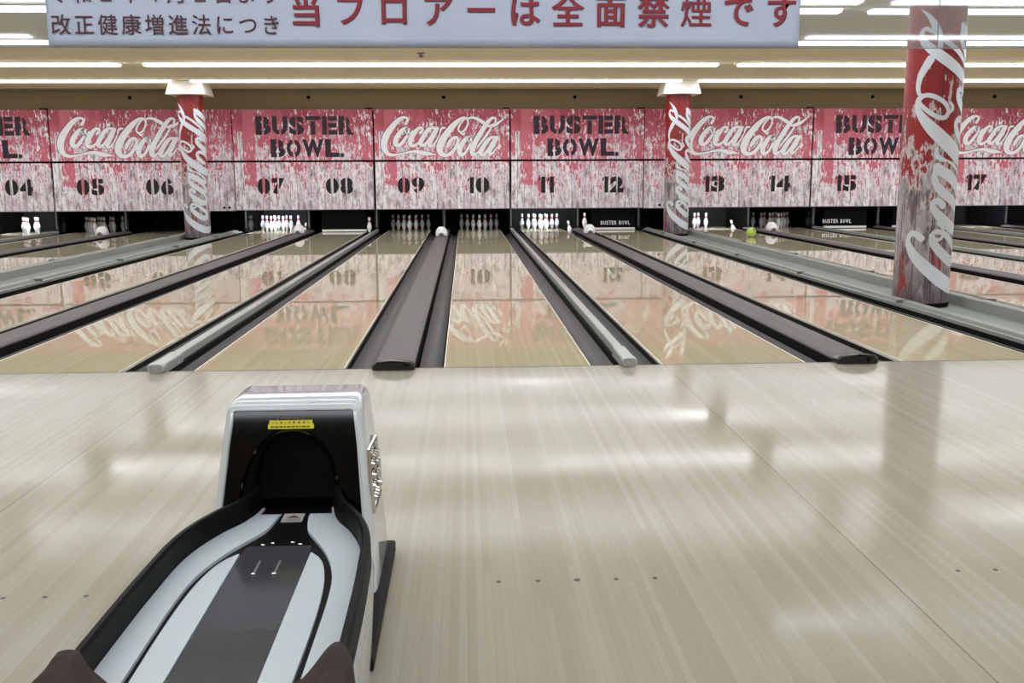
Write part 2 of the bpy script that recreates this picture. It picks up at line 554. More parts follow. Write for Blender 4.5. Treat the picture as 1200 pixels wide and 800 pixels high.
def script_ribbons(mb, fn, grow=0.0, mi=0, lift0=0.0, cols=4):
    """the flowing white script; fn maps (x, y, lift) of the drawing to a point"""
    for si, st in enumerate(SCRIPT):
        c = catmull(st, 8)
        # rounded ends
        head = [c[0]+(c[0]-c[1]).normalized()*0]
        rows = []
        n = len(c)
        P = []
        for i, q in enumerate(c):
            a, b = c[max(0, i-1)], c[min(n-1, i+1)]
            t = Vector((b.x-a.x, b.y-a.y))
            t.normalize()
            P.append((Vector((q.x, q.y)), t, max(q.z+grow, 0.5)))
        def cap(p, t, w, sgn):
            out = []
            for k in range(1, 5):
                a = k/4*PI/2
                out.append((p+t*(sgn*w*0.8*math.sin(a)), t, max(w*math.cos(a), 0.3)))
            return out
        full = cap(P[0][0], P[0][1], P[0][2], -1)[::-1] + P + cap(P[-1][0], P[-1][1], P[-1][2], 1)
        for p, t, w in full:
            nrm = Vector((-t.y, t.x))
            row = []
            for k in range(cols+1):
                e = -1+2*k/cols
                d = p+nrm*(w*e)
                row.append(mb.bm.verts.new(fn(d.x, d.y, lift0+si*0.00025)))
            rows.append(row)
        for a, b in zip(rows, rows[1:]):
            for k in range(cols):
                f = mb.bm.faces.new((a[k], a[k+1], b[k+1], b[k]))
                f.material_index = mi

# ------------------------------------------------------------------ lane layout (metres; x across, y down the lanes, foul line at y = 0)
LW, CAPW, RAILW = 1.054, 0.722, 0.530
LANES = {}
LANES[10] = 0.361
LANES[9] = -0.361-LW
LANES[11] = LANES[10]+LW+RAILW
LANES[12] = LANES[11]+LW+CAPW
LANES[8] = LANES[9]-RAILW-LW
LANES[7] = LANES[8]-CAPW-LW
LANES[13] = 6.30
for k, w in ((14, CAPW), (15, RAILW), (16, CAPW), (17, RAILW), (18, CAPW)):
    LANES[k] = LANES[k-1]+LW+w
LANES[6] = -6.42-LW
for k, w in ((5, CAPW), (4, RAILW), (3, CAPW)):
    LANES[k] = LANES[k+1]-w-LW
YEND = 18.95
CEIL = 3.46
YM = 17.63
XL, XR = LANES[3]-0.9, LANES[18]+LW+1.2
XWL, XWR, YB = -15.5, 19.5, -13.0

# ------------------------------------------------------------------ shell of the hall
m = MB(); m.box(XWL, XWR, YB, 0, -0.12, 0)
floor = tag(m.build('floor', M['approach']), 'pale maple boards of the bowling approach in front of the foul line', 'floor', kind='structure')
m = MB(); m.box(XWL, XWR, 0, 21, -0.30, -0.16)
tag(m.build('floor_subfloor', M['subfloor']), 'dark subfloor under lanes and gutters', 'floor', kind='structure')
m = MB(); m.box(XWL, XWR, YB, 21, CEIL, CEIL+0.1)
tag(m.build('ceiling', M['ceiling']), 'flat cream ceiling above the bowling hall', 'ceiling', kind='structure')
m = MB(); m.box(XWL, XWR, YM+0.14, YM+0.24, 2.94, CEIL)
tag(m.build('wall_back', M['bulkhead']), 'brown bulkhead wall above the red sign panels', 'wall', kind='structure')
m = MB(); m.box(XWL-0.1, XWL, YB, 21, -0.3, CEIL)
tag(m.build('wall_left', M['wall']), 'cream side wall far to the left', 'wall', kind='structure')
m = MB(); m.box(XWR, XWR+0.1, YB, 21, -0.3, CEIL)
tag(m.build('wall_right', M['wall']), 'cream side wall far to the right', 'wall', kind='structure')
m = MB(); m.box(XWL, XWR, YB-0.1, YB, -0.3, CEIL)
tag(m.build('wall_front', M['wall']), 'cream wall behind the viewer', 'wall', kind='structure')
m = MB()
m.box(XWL, XWR, 19.9, 20.0, -0.16, CEIL)
q = MB(); q.box(XWL, XWR, YM+0.26, 19.9, 1.25, 1.3)
tag(q.build('ceiling_pit', M['pit']), 'black board closing the pits above the pins', 'ceiling', kind='structure')
tag(m.build('wall_pit', M['pit']), 'black pit behind and below the sign panels', 'wall', kind='structure')
m = MB(); m.box(XL, XR, -0.006, 0.004, -0.002, 0.0012)
tag(m.build('trim_1', M['dot']), 'thin dark foul line across the approach', 'trim', kind='structure')
m = MB()
for (a, b) in ((LANES[12]+LW+0.23, LANES[13]-0.23), (LANES[6]+LW+0.23, LANES[7]-0.23)):
    m.box(a, b, 0.0, YEND-0.2, -0.16, -0.05)
for o, (a, b) in (('floor_aisle', (LANES[12]+LW+0.23, LANES[13]-0.23)), ('floor_aisle', (LANES[6]+LW+0.23, LANES[7]-0.23))):
    q = MB(); q.box(a, b, 0.0, YEND-0.3, -0.16, -0.05)
    tag(q.build(o, M['concrete']), 'grey concrete aisle floor between two lanes, a round column standing in it', 'floor', kind='structure')
m.bm.free()

# dots set into the approach
for (x0, n_) in ((0.888-0.134*2, 5), (2.216, 2), (-1.011, 3)):
    for i in range(n_):
        big = (x0 > 0 and n_ == 5 and i == 2)
        m = MB(); m.lathe([(0.0001, 0.0), (0.011 if big else 0.008, 0.0), (0.011 if big else 0.008, 0.0012), (0.0001, 0.0012)], (x0+i*0.134, -3.80 if x0 > 0 else -3.835, 0), 14)
        m.build('approach_dot', M['dot'], floor)

# ------------------------------------------------------------------ ceiling lights in rows across the hall
def ceiling_light(x0, x1, y, label, group):
    t = thing('ceiling_light', label, 'ceiling light', ((x0+x1)/2, y, CEIL), group)
    m = MB()
    m.extr([(y-0.17, CEIL), (y-0.14, CEIL-0.02), (y+0.14, CEIL-0.02), (y+0.17, CEIL)], x0, x1)
    for v in m.bm.verts:
        v.co = Vector((v.co.y, v.co.x, v.co.z))
    m.build('housing', M['lamp_housing'], t)
    m = MB()
    m.extr([(y-0.12, CEIL-0.019), (y-0.10, CEIL-0.055), (y+0.10, CEIL-0.055), (y+0.12, CEIL-0.019)], x0+0.03, x1-0.03)
    for v in m.bm.verts:
        v.co = Vector((v.co.y, v.co.x, v.co.z))
    m.build('lens', M['lamp'], t)
    return t
ROWS = [15.40, 12.20, 9.10, 6.00, 2.90, -0.20, -3.30, -6.40, -9.50]
ordn = ['first', 'second', 'third', 'fourth', 'fifth', 'sixth', 'seventh', 'eighth', 'ninth']
for i, y in enumerate(ROWS):
    for (a, b, side) in ((-15.2, -5.83, 'left run'), (-5.42, 5.40, 'middle run'), (5.76, 19.2, 'right run')):
        ceiling_light(a, b, y, 'long white ceiling strip light, %s of the %s row from the red sign panels' % (side, ordn[i]), 'ceiling strip lights in rows')

# ------------------------------------------------------------------ lanes, gutters, dividers
def lane_no(k):
    return 'lane %02d' % k
for k, x in LANES.items():
    m = MB()
    fs = m.box(x, x+LW, 0.0, YEND, -0.10, 0.0)
    fs[0].material_index = 1
    for f in fs[2:]:
        f.material_index = 1
    ln = thing('bowling_lane', 'polished maple bowling lane running to the pins below number %02d' % k, 'bowling lane', (x+LW/2, 0, 0), 'bowling lanes', 'structure')
    m.build('lane_bed', [M['lane'], M['lane_side']], ln)
    for e in (x-0.004, x+LW-0.004):
        q = MB(); q.box(e, e+0.008, 0.0, YEND-0.6, -0.02, 0.0012)
        q.build('lane_edging', M['lane_edge'], ln)

def gutter_profile(x0, x1, d=0.062):
    n = 10
    P = []
    for i in range(n+1):
        t = i/n
        P.append((x0+(x1-x0)*t, -0.052-d*math.sin(PI*t)**0.8))
    Q = [(x, z-0.012) for x, z in P[::-1]]
    return P+Q

def gutters(t, spans, gm='gutter'):
    for a, b in spans:
        m = MB()
        m.extr(gutter_profile(a+0.022, b-0.022), 0.0, 17.82)
        m.build('gutter', M[gm], t, smooth=True)
        m = MB()
        n = 10
        P = gutter_profile(a+0.022, b-0.022)[:n+1]
        m.face([(a+0.022, 0.012, -0.012)] + [(x, 0.012, z+0.001) for x, z in P] + [(b-0.022, 0.012, -0.012)])
        m.bm.faces.ensure_lookup_table()
        r = bmesh.ops.extrude_face_region(m.bm, geom=m.bm.faces[:])
        bmesh.ops.translate(m.bm, verts=[v for v in r['geom'] if isinstance(v, bmesh.types.BMVert)], vec=(0, -0.011, 0))
        m.build('gutter_end_plate', M['black'], t)

def capping(x0, x1, la, lb):
    t = thing('ball_return_capping', 'low purple grey ball return capping with gutters between lanes %02d and %02d' % (la, lb), 'lane divider', ((x0+x1)/2, 0, -0.16), 'ball return cappings between lanes')
    c = (x0+x1)/2
    gutters(t, ((x0, c-0.145), (c+0.145, x1)))
    m = MB()
    m.extr([(c-0.140, -0.15), (c-0.140, 0.014), (c+0.140, 0.014), (c+0.140, -0.15)], 0.02, 17.82)
    m.build('capping_side', M['black'], t)  # matt black paints in the shadow line along the capping sides
    m = MB()
    m.extr([(c-0.145, 0.014), (c-0.143, 0.026), (c-0.118, 0.040), (c, 0.056), (c+0.118, 0.040), (c+0.143, 0.026), (c+0.145, 0.014)], 0.02, 17.82)
    m.build('capping_board', M['cap'], t)
    m = MB()
    pr = [(c-0.152, 0.003), (c-0.152, 0.030), (c-0.126, 0.052), (c, 0.066), (c+0.126, 0.052), (c+0.152, 0.030), (c+0.152, 0.003)]
    a = [(x, 0.03, z) for x, z in pr]
    b = [(x, -0.065, z if z < 0.01 else z*1.22) for x, z in pr]
    e = [(c+(x-c)*0.93, -0.082-0.028*(1-abs(x-c)/0.152), z if z < 0.01 else z*1.20-0.003) for x, z in pr]
    m.rings([a, b, e], True, (True, True))
    # a moulded bolt recess in the nose
    m.lathe([(0.0001, 0.0), (0.017, 0.0), (0.017, 0.012), (0.0001, 0.012)], (0, 0, 0), 12)
    vs_ = list(m.bm.verts)[-48:]
    for v in vs_:
        v.co = Vector((c+0.085+v.co.x, -0.106-v.co.z*0.8, 0.024+v.co.y))
    m.build('end_cap', M['cap_end'], t)
    return t

def railing(x0, x1, la, lb):
    t = thing('lane_rail', 'silver rail between two charcoal gutters, dividing lanes %02d and %02d' % (la, lb), 'lane divider', ((x0+x1)/2, 0, -0.16), 'silver rails between lanes')
    c = (x0+x1)/2+0.012
    gutters(t, ((x0, c-0.045), (c+0.045, x1)))
    m = MB()
    m.extr([(c-0.036, -0.15), (c-0.036, 0.050), (c-0.030, 0.058), (c+0.030, 0.058), (c+0.036, 0.050), (c+0.036, -0.15)], 0.05, 17.82)
    m.build('rail', M['rail'], t)
    m = MB()
    m.extr([(c-0.052, -0.15), (c-0.052, -0.012), (c-0.036, -0.004), (c+0.036, -0.004), (c+0.052, -0.012), (c+0.052, -0.15)], 0.02, 17.8)
    m.build('rail_ledge', M['black'], t)
    m = MB()
    m.extr([(c-0.050, -0.02), (c-0.050, 0.052), (c-0.038, 0.064), (c+0.038, 0.064), (c+0.050, 0.052), (c+0.050, -0.02)], 0.0, 0.45)
    m.build('rail_sleeve', M['rail'], t, bevel=0.006)
    m = MB()
    N = 12
    rings = []
    for yy, s_ in ((0.02, 1.0), (-0.065, 1.0), (-0.075, 0.93), (-0.075, 0.66), (-0.066, 0.60)):
        rings.append([(c+0.056*s_*math.copysign(abs(math.cos(2*PI*i/N+PI/N))**0.6, math.cos(2*PI*i/N+PI/N)), yy, max(0.002, 0.034+0.034*s_*math.copysign(abs(math.sin(2*PI*i/N+PI/N))**0.6, math.sin(2*PI*i/N+PI/N)))) for i in range(N)])
    m.rings(rings)
    m.build('rail_end_cap', M['rail'], t, smooth=True)
    return t

def curb(x0, x1, k, aisle, f=1.0):
    """painted curb along an aisle, with the gutter of the neighbouring lane"""
    inner = x1 if aisle == 'right' else x0
    t = thing('aisle_curb', 'grey painted curb with a gutter along %s, edging the concrete aisle' % lane_no(k), 'curb', ((x0+x1)/2, 0, -0.16), 'grey curbs along the aisles')
    g = (x0, x0+0.23) if aisle == 'right' else (x1-0.23, x1)
    gutters(t, (g,), 'lane_side')
    a = x0+0.23 if aisle == 'right' else x0
    b = x1 if aisle == 'right' else x1-0.23
    m = MB()
    d = 1 if aisle == 'right' else -1
    o_ = a if d > 0 else b     # lane side
    prof = [(o_+(x-o_)*f, z) for x, z in [(o_, 0.0), (o_, 0.030), (o_+d*0.07, 0.030), (o_+d*0.085, 0.018), (o_+d*0.10, 0.055), (o_+d*0.19, 0.062), (o_+d*0.215, 0.050), (o_+d*0.232, -0.06)]]
    m.extr(prof, 0.0, 17.82)
    m.build('curb_body', M['curb'], t)
    m = MB()
    m.box(min(o_+d*0.002, o_+d*0.03), max(o_+d*0.002, o_+d*0.03), 0.0, 17.82, -0.15, 0.0)
    m.build('curb_skirt', M['black'], t)
    # short joints across the curb
    for yy in (3.0, 6.1, 9.2, 12.3, 15.4):
        q = MB(); q.box(min(o_, o_+d*0.18*f), max(o_, o_+d*0.18*f), yy, yy+0.012, 0.02, 0.0635)
        q.build('joint', M['rail_dark'], t)
    return t

capping(LANES[9]+LW, LANES[10], 9, 10)
capping(LANES[11]+LW, LANES[12], 11, 12)
capping(LANES[7]+LW, LANES[8], 7, 8)
capping(LANES[13]+LW, LANES[14], 13, 14)
capping(LANES[15]+LW, LANES[16], 15, 16)
capping(LANES[17]+LW, LANES[18], 17, 18)
capping(LANES[5]+LW, LANES[6], 5, 6)
capping(LANES[3]+LW, LANES[4], 3, 4)
for a in (8, 10, 14, 16, 4):
    railing(LANES[a]+LW, LANES[a+1], a, a+1)
curb(LANES[12]+LW, LANES[12]+LW+0.475, 12, 'right', 0.68)
curb(LANES[13]-0.475, LANES[13], 13, 'left')
curb(LANES[6]+LW, LANES[6]+LW+0.475, 6, 'right')
curb(LANES[7]-0.475, LANES[7], 7, 'left')

# ------------------------------------------------------------------ kickback plates, sweeps, pin lamps and pins in the pits
def kickback(x, name):
    t = thing('kickback_plate', 'black kickback plate with grey front edge standing %s' % name, 'kickback plate', (x, 18.6, -0.16), 'kickback plates beside the pin decks')
    m = MB(); m.box(x-0.05, x+0.05, 17.86, 19.8, -0.16, 0.95)
    m.build('plate', M['kickback'], t)
    m = MB()
    m.extr([(x-0.014, 0.10), (x-0.014, 0.95), (x+0.014, 0.95), (x+0.014, 0.10)], 17.84, 17.86)
    m.build('front_edge', M['steel'], t)
for a, b in ((3, 4), (4, 5), (5, 6), (7, 8), (8, 9), (9, 10), (10, 11), (11, 12), (13, 14), (14, 15), (15, 16), (16, 17), (17, 18)):
    kickback((LANES[a]+LW+LANES[b])/2 + (0.0 if (a in (9,)) else 0), 'between lanes %02d and %02d' % (a, b))
kickback(LANES[12]+LW+0.13, 'at the aisle side of lane 12')
kickback(LANES[7]-0.13, 'at the aisle side of lane 07')
kickback(LANES[13]-0.13, 'at the aisle side of lane 13')
kickback(LANES[6]+LW+0.13, 'at the aisle side of lane 06')

PINPROF = [(0.0257, 0.0), (0.0285, 0.010), (0.036, 0.035), (0.0455, 0.070), (0.0555, 0.100), (0.0605, 0.125), (0.0600, 0.140), (0.0560, 0.165), (0.0490, 0.190), (0.0400, 0.215),
           (0.0315, 0.238), (0.0255, 0.256), (0.0237, 0.272), (0.0242, 0.288), (0.0265, 0.304), (0.0300, 0.325), (0.0323, 0.343), (0.0310, 0.359), (0.0250, 0.372), (0.0140, 0.379), (0.003, 0.381)]
def make_pin():
    m = MB()
    m.lathe(PINPROF, (0, 0, 0), 16)
    m.bm.faces.ensure_lookup_table()
    for f in m.bm.faces:
        z = f.calc_center_median().z
        if 0.256 < z < 0.288 and not (0.268 < z < 0.276):
            f.material_index = 1
    o = m.build('bowling_pin', [M['pin'], M['pin_red']], None, smooth=True, sharp=60)
    return o
pin_proto = None
def pin(x, y, label, group, z=0.0, rot=None):
    global pin_proto
    if pin_proto is None:
        pin_proto = o = make_pin()
    else:
        o = pin_proto.copy()
        COL.objects.link(o)
    o.location = (x, y, z)
    o.rotation_euler = rot or (0, 0, 0)
    tag(o, label, 'bowling pin', group)
    return o
WORD = {4: 'four', 5: 'five', 7: 'seven', 9: 'nine', 10: 'ten', 11: 'eleven', 13: 'thirteen', 14: 'fourteen', 17: 'seventeen'}
RACK = [(0, 0), (-1, 1), (1, 1), (-2, 2), (0, 2), (2, 2), (-3, 3), (-1, 3), (1, 3), (3, 3)]
RACKS = {4: ('lit', [1, 3, 4, 6, 7]), 5: ('dim', range(10)), 7: ('lit', range(10)), 9: ('dim', range(10)), 10: ('dim', range(10)),
         11: ('lit', range(10)), 13: ('lit', [3, 6, 7, 4]), 14: ('dim', range(10)), 17: ('lit', [3])}
for k, (state, ids) in RACKS.items():
    cx = LANES[k]+LW/2
    for i in ids:
        a, b = RACK[i]
        pin(cx+a*0.1524, 18.20+b*0.264/2*2*0.87, '%s bowling pin in the rack at the end of lane %s' % ('brightly lit white' if state == 'lit' else 'dimly lit', WORD[k]), 'pins racked at the end of lane %s' % WORD[k])
pin(LANES[8]+LW+0.09, 17.74, 'single white bowling pin standing right of the sweep of lane 08', None, z=-0.02)
pin(LANES[12]-0.20, 17.72, 'single white bowling pin standing left of the sweep of lane 12', None, z=0.06)
for (x, y, rx, ry, lb) in ((-3.535, 18.05, 0, 0.22, 'added tilted pin imitating the pin reflection in the kickback right of lane seven'),
                       (3.215, 18.05, 0, -0.20, 'added tilted pin imitating the pin reflection in the kickback right of lane eleven'),
                       (7.44, 18.05, 0, -0.30, 'added tilted pin imitating the pin reflection in the kickback right of lane thirteen')):
    pin(x, y, lb, None, z=-0.148, rot=(rx, ry, 0)).scale = (1.0, 1.0, 1.0)  # added tilted pins stand in for pin reflections on the shiny kickbacks
for k in (4, 5, 7, 9, 10, 11, 13, 14, 17):
    lit = RACKS[k][0] == 'lit'
    cx = LANES[k]+LW/2
    t = thing('pin_lamp', '%s tube lamp behind the number panel above the pins of lane %s' % ('lit' if lit else 'dim', WORD[k]), 'pin lamp', (cx, 17.80, 0.74), 'pin lamps above the pin decks')
    m = MB(); m.tube([(cx-0.48, 17.80, 0.70), (cx+0.48, 17.80, 0.70)], 0.022, 10)
    m.build('lamp_tube', M['pinlamp'] if lit else M['pinlamp_dim'], t)
    m = MB(); m.extr([(17.6705, 0.80), (17.6705, 0.75), (17.76, 0.722), (17.84, 0.722), (17.86, 0.80)], cx-0.5, cx+0.5)
    for v in m.bm.verts:
        v.co = Vector((v.co.y, v.co.x, v.co.z))
    m.build('lamp_holder', M['black'], t)
    for hx in (cx-0.4, cx+0.4):
        m = MB(); m.box(hx-0.01, hx+0.01, 17.89, 17.91, 0.70, 1.25)
        m.box(hx-0.01, hx+0.01, 17.82, 17.91, 0.76, 0.78)
        m.build('hanger', M['black'], t)

def cuts_for(ch):
    g = 0.075
    if ch in '0O': return [('v', 0.5, g)]
    if ch in '689B': return [('v', 0.48, g*0.75)]
    if ch in '2357S': return [('v', 0.5, g*0.6)]
    if ch == 'R': return [('v', 0.45, g*0.7)]
    if ch == 'U': return [('v', 0.5, g*0.8)]
    if ch == '4': return [('v', 0.52, g*0.6)]
    if ch == 'E': return [('v', 0.36, g*0.5)]
    if ch == 'T': return [('h', 0.76, g*0.45)]
    return []
def stencil_row(mb, text, x, z, w, h, y, widths=None, gap=0.06, offset=0.035, scale=1.0, mi=0):
    ww = [(0.45 if c in '1' else 1.0 if c != 'W' else 1.5) for c in text]
    tot = sum(ww)
    unit = (w-gap*(len(text)-1))/tot
    xx = x
    for c, q in zip(text, ww):
        cs = [(a, b, d*scale) for a, b, d in cuts_for(c)]
        if c == '1':
            a = unit*q
            mb.face([(xx+a*0.38, y, z), (xx+a, y, z), (xx+a, y, z+h), (xx+a*0.38, y, z+h)], mi)
            mb.face([(xx, y, z+h*0.70), (xx+a*0.27, y, z+h*0.80), (xx+a*0.27, y, z+h), (xx+a*0.05, y, z+h*0.92)], mi)
        else:
            put_glyph(mb, c, xx, z, unit*q, h, y, offset, cs, mi)
        xx += unit*q+gap

def sweep(k, dx=0.0, write=False, x0=None, x1=None):
    a = LANES[k]-0.02 if x0 is None else x0
    b = LANES[k]+LW+0.02 if x1 is None else x1
    t = thing('sweep_bar', 'black sweep bar%s lowered in front of the pins of %s' % (' with white lettering' if write else '', lane_no(k)), 'sweep bar', ((a+b)/2, 17.76, 0.0), 'sweep bars at the lane ends')
    m = MB(); m.box(a, b, 17.74, 17.79, 0.06, 0.62)
    m.build('sweep_board', M['black'], t, bevel=0.004)
    m = MB(); m.box(a, b, 17.725, 17.795, 0.012, 0.062)
    m.build('sweep_edge', M['white_plastic'], t, bevel=0.004)
    if write:
        m = MB()
        stencil_row(m, 'BUSTER', a+0.28+dx, 0.135, 0.40, 0.095, 17.736, gap=0.016, offset=0.02, scale=0.10)
        stencil_row(m, 'BOWL', a+0.74+dx, 0.135, 0.28, 0.095, 17.736, gap=0.016, offset=0.02, scale=0.10)
        m.build('lettering', M['logo'], t)
sweep(8)
sweep(12, -0.05, True)
sweep(15, -0.32, True)
sweep(16)

# white faceted hoods at the far end of each capping
def track_cover(x, y, la, lb):
    t = thing('track_cover', 'small white faceted cover on the far end of the capping between lanes %02d and %02d' % (la, lb), 'track cover', (x, y, 0.057), 'white covers on the cappings')
    m = MB()
    N = 8
    rings = []
    for z, r, yo in ((0.057, 0.135, 0.0), (0.12, 0.140, 0.0), (0.20, 0.115, 0.01), (0.255, 0.060, 0.02)):
        rings.append([(x+r*math.cos(2*PI*i/N+PI/N), y+yo+r*1.3*math.sin(2*PI*i/N+PI/N), z) for i in range(N)])
    m.rings(rings)
    m.build('cover_shell', M['white_plastic'], t, bevel=0.012)
    m = MB()
    m.rings([[(x-0.06, y-0.185, 0.058), (x+0.06, y-0.185, 0.058), (x+0.045, y-0.185, 0.11), (x, y-0.185, 0.135), (x-0.045, y-0.185, 0.11)],
             [(x-0.06, y-0.14, 0.058), (x+0.06, y-0.14, 0.058), (x+0.045, y-0.14, 0.11), (x, y-0.14, 0.135), (x-0.045, y-0.14, 0.11)]])
    m.build('cover_mouth', M['rail_dark'], t)
for la, y in ((9, 14.9), (5, 16.2), (7, 16.3), (11, 15.5), (13, 15.9), (15, 16.0), (17, 16.0), (3, 16.0)):
    track_cover((LANES[la]+LW+LANES[la+1])/2, y, la, la+1)

# lime ball on lane 13
m = MB(); m.sphere((0, 0, 0), 0.109, 28, 18)
bl = thing('bowling_ball', 'lime green bowling ball resting on the lane under number 13', 'bowling ball', (6.79, 14.4, 0.0))
b_ = m.build('ball_body', M['lime'], bl, smooth=True, sharp=80); b_.location = (0, 0, 0.1105)
m = MB()
for (dx, dz) in ((0.012, 0.02), (-0.016, 0.022), (0.0, -0.014)):
    m.lathe([(0.0001, 0.0), (0.0125, 0.0), (0.0125, 0.003), (0.0001, 0.003)], (dx, dz, 0), 10)
fh = m.build('finger_holes', M['black'], bl)
fh.rotation_euler = (math.radians(65), 0, math.radians(20))
fh.location = (0.108*math.sin(math.radians(65))*math.sin(math.radians(20)), -0.108*math.sin(math.radians(65))*math.cos(math.radians(20)), 0.1105+0.108*math.cos(math.radians(65)))

# ------------------------------------------------------------------ sign panels and number panels across the pits
ZB, ZS, ZT = 0.562, 1.735, 2.965
PANELS = [(-12.787, 3), (-9.430, 5), (-5.090, 7), (-1.678, 9), (1.662, 11), (5.862, 13), (9.214, 15), (12.571, 17)]
PW = {3: 3.35, 5: 3.35, 7: 3.40, 9: 3.33, 11: 3.32, 13: 3.345, 15: 3.35, 17: 3.35}
LSC = 0.002849
for x0, k in PANELS:
    w = PW[k]
    kind = 'white script logo' if k in (5, 9, 13, 17) else 'black stencilled name'
    m = MB(); m.box(x0+0.014, x0+w-0.014, YM, YM+0.05, ZS+0.020, ZT)
    up_ = m.build('sign_panel', M['panel_top'], None, origin=(x0, YM, ZS))
    tag(up_, 'red peeling paint sign panel with %s, above numbers %02d and %02d' % (kind, k, k+1), 'sign panel', 'red sign panels above the lanes')
    q = MB()
    if k in (5, 9, 13, 17):
        ax = 15 if k != 5 else 15
        fn = lambda x, y, l: (x0+(x+ax)*LSC, YM-0.004-l, 3.000-y*LSC)
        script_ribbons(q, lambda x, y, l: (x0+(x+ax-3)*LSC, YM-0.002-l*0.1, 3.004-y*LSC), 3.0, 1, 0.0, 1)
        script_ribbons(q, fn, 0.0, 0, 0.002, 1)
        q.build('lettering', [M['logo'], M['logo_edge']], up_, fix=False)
    else:
        stencil_row(q, 'BUSTER', x0+0.575, 2.365, 2.36, 0.44, YM-0.004, gap=0.035, offset=0.055, scale=0.75)
        q.build('lettering', M['navy'], up_, fix=False)
        q = MB()
        stencil_row(q, 'BOWL', x0+0.915, 1.830, 1.66, 0.43, YM-0.004, gap=0.035, offset=0.055, scale=0.75)
        q.box(x0+0.915+1.68, x0+0.915+1.76, YM-0.0042, YM-0.001, 1.83, 1.92)
        q.build('lettering', M['navy'], up_, fix=False)
    q = MB(); q.box(x0+w-0.17, x0+w-0.012, YM-0.01, YM+0.09, ZT, ZT+0.035)
    q.build('top_bracket', M['black'], up_)
    m = MB(); m.box(x0+0.022, x0+w-0.022, YM-0.015, YM+0.04, ZB, ZS-0.028)
    lo_ = m.build('number_panel', M['panel_low'], None, origin=(x0, YM, ZB))
    tag(lo_, 'lower bare wood panel with black stencilled numbers %02d and %02d' % (k, k+1), 'number panel', 'lane number panels above the pits')
    for d, cxn in ((k, 0.885), (k+1, 2.545)):
        s = '%02d' % d
        wd = 0.66 if s[0] == '0' else (0.38 if s == '11' else 0.54)
        q = MB()
        stencil_row(q, s, x0+cxn-wd/2, 0.935, wd, 0.395, YM-0.020, gap=0.045 if s[0] == '0' else 0.045, offset=0.07, scale=0.85)
        q.build('lane_number', M['number'], lo_, fix=False)
    q = MB(); q.box(x0+0.012, x0+w-0.012, YM-0.022, YM+0.03, ZB-0.014, ZB)
    q.build('bottom_trim', M['steel'], lo_)
    for xx in (x0+w-0.40, x0+w-0.28):
        q = MB()
        q.lathe([(0.0001, 0), (0.030, 0), (0.030, 0.02), (0.0001, 0.02)], (0, 0, 0), 10)
        for v in list(q.bm.verts)[-40:]:
            v.co = Vector((xx+v.co.x, YM-0.017-v.co.z, ZB+0.05+v.co.y))
        q.build('fastener', M['white_plastic'], lo_)
for xa, xb, side in ((-6.075, -5.098, 'left'), (4.988, 5.855, 'right')):
    m = MB(); m.box(xa, xb, YM, YM+0.05, ZS+0.020, ZT)
    o = m.build('sign_panel', M['panel_top'], None, origin=(xa-1.9, YM, ZS))
    tag(o, 'narrow blank red sign panel behind the %s far column, upper of two' % side, 'sign panel', 'narrow panels behind the columns')
    m = MB(); m.box(xa, xb, YM-0.015, YM+0.04, ZB-0.02, ZS-0.028)
    o = m.build('number_panel', M['panel_low'], None, origin=(xa-1.9, YM, ZB))
    tag(o, 'narrow blank weathered wood panel behind the %s far column, lower of two' % side, 'wood panel', 'narrow panels behind the columns')
    s_ = xb-0.26 if side == 'left' else xa+0.40
    for xx in (s_, s_+0.12):
        q = MB()
        q.lathe([(0.0001, 0), (0.032, 0), (0.032, 0.01), (0.0001, 0.01)], (0, 0, 0), 10)
        for v in list(q.bm.verts)[-40:]:
            v.co = Vector((xx+v.co.x, YM-0.017-v.co.z, ZB+0.06+v.co.y))
        q.build('bolt_hole', M['black'], o)
# little dark hooks on the bulkhead
for i, (x, lb) in enumerate(((-7.51, 'numbers 05 and 06'), (-3.24, 'numbers 07 and 08'), (0.04, 'numbers 09 and 10'), (3.26, 'numbers 11 and 12'), (7.40, 'numbers 13 and 14'), (10.73, 'numbers 15 and 16'), (13.85, 'numbers 17 and 18'))):
    m = MB()
    m.lathe([(0.0001, 0), (0.045, 0), (0.045, 0.015), (0.02, 0.02), (0.02, 0.06), (0.0001, 0.06)], (0, 0, 0), 10)
    for v in m.bm.verts:
        v.co = Vector((x+v.co.x, YM+0.14-v.co.z, 3.26+v.co.y))
    tag(m.build('wall_hook', M['black'], None, smooth=True), 'small black hook on the brown bulkhead above %s' % lb, 'hook', 'small hooks on the bulkhead')

# ------------------------------------------------------------------ columns
CR = 0.285
def column(x, y, label):
    t = thing('column', label, 'column', (x, y, -0.05))
    m = MB()
    n = 40
    m.rings([[(CR*math.cos(2*PI*i/n), CR*math.sin(2*PI*i/n), z) for i in range(n)] for z in (-0.05, 0.0, 3.25)])
    sh = m.build('shaft', M['column'], t, smooth=True)
    sh.location = (0, 0, 0.05)
    m = MB()
    m.rings([[(x+(CR+0.004)*math.cos(2*PI*i/n), y+(CR+0.004)*math.sin(2*PI*i/n), z) for i in range(n)] for z in (-0.05, 0.0)])
    m.build('base_ring', M['black'], t, smooth=True)
    m = MB()
    m.box(x-0.43, x+0.43, y-0.43, y+0.43, 3.17, CEIL, top=(x-0.36, x+0.36, y-0.36, y+0.36))
    m.build('capital', M['capital'], t, bevel=0.01)
    # script logo climbing the shaft
    K = 0.00275
    def fn(a, b, l):
        th = math.radians(-151) + (b-72)*K*0.94/CR
        r = CR+0.003+l
        return (x+r*math.cos(th), y+r*math.sin(th), 0.11+(a-50)*K)
    q = MB()
    script_ribbons(q, fn, 0.0, 0, 0.0, 6)
    q.build('lettering', M['logo_col'], t, smooth=True, fix=False)
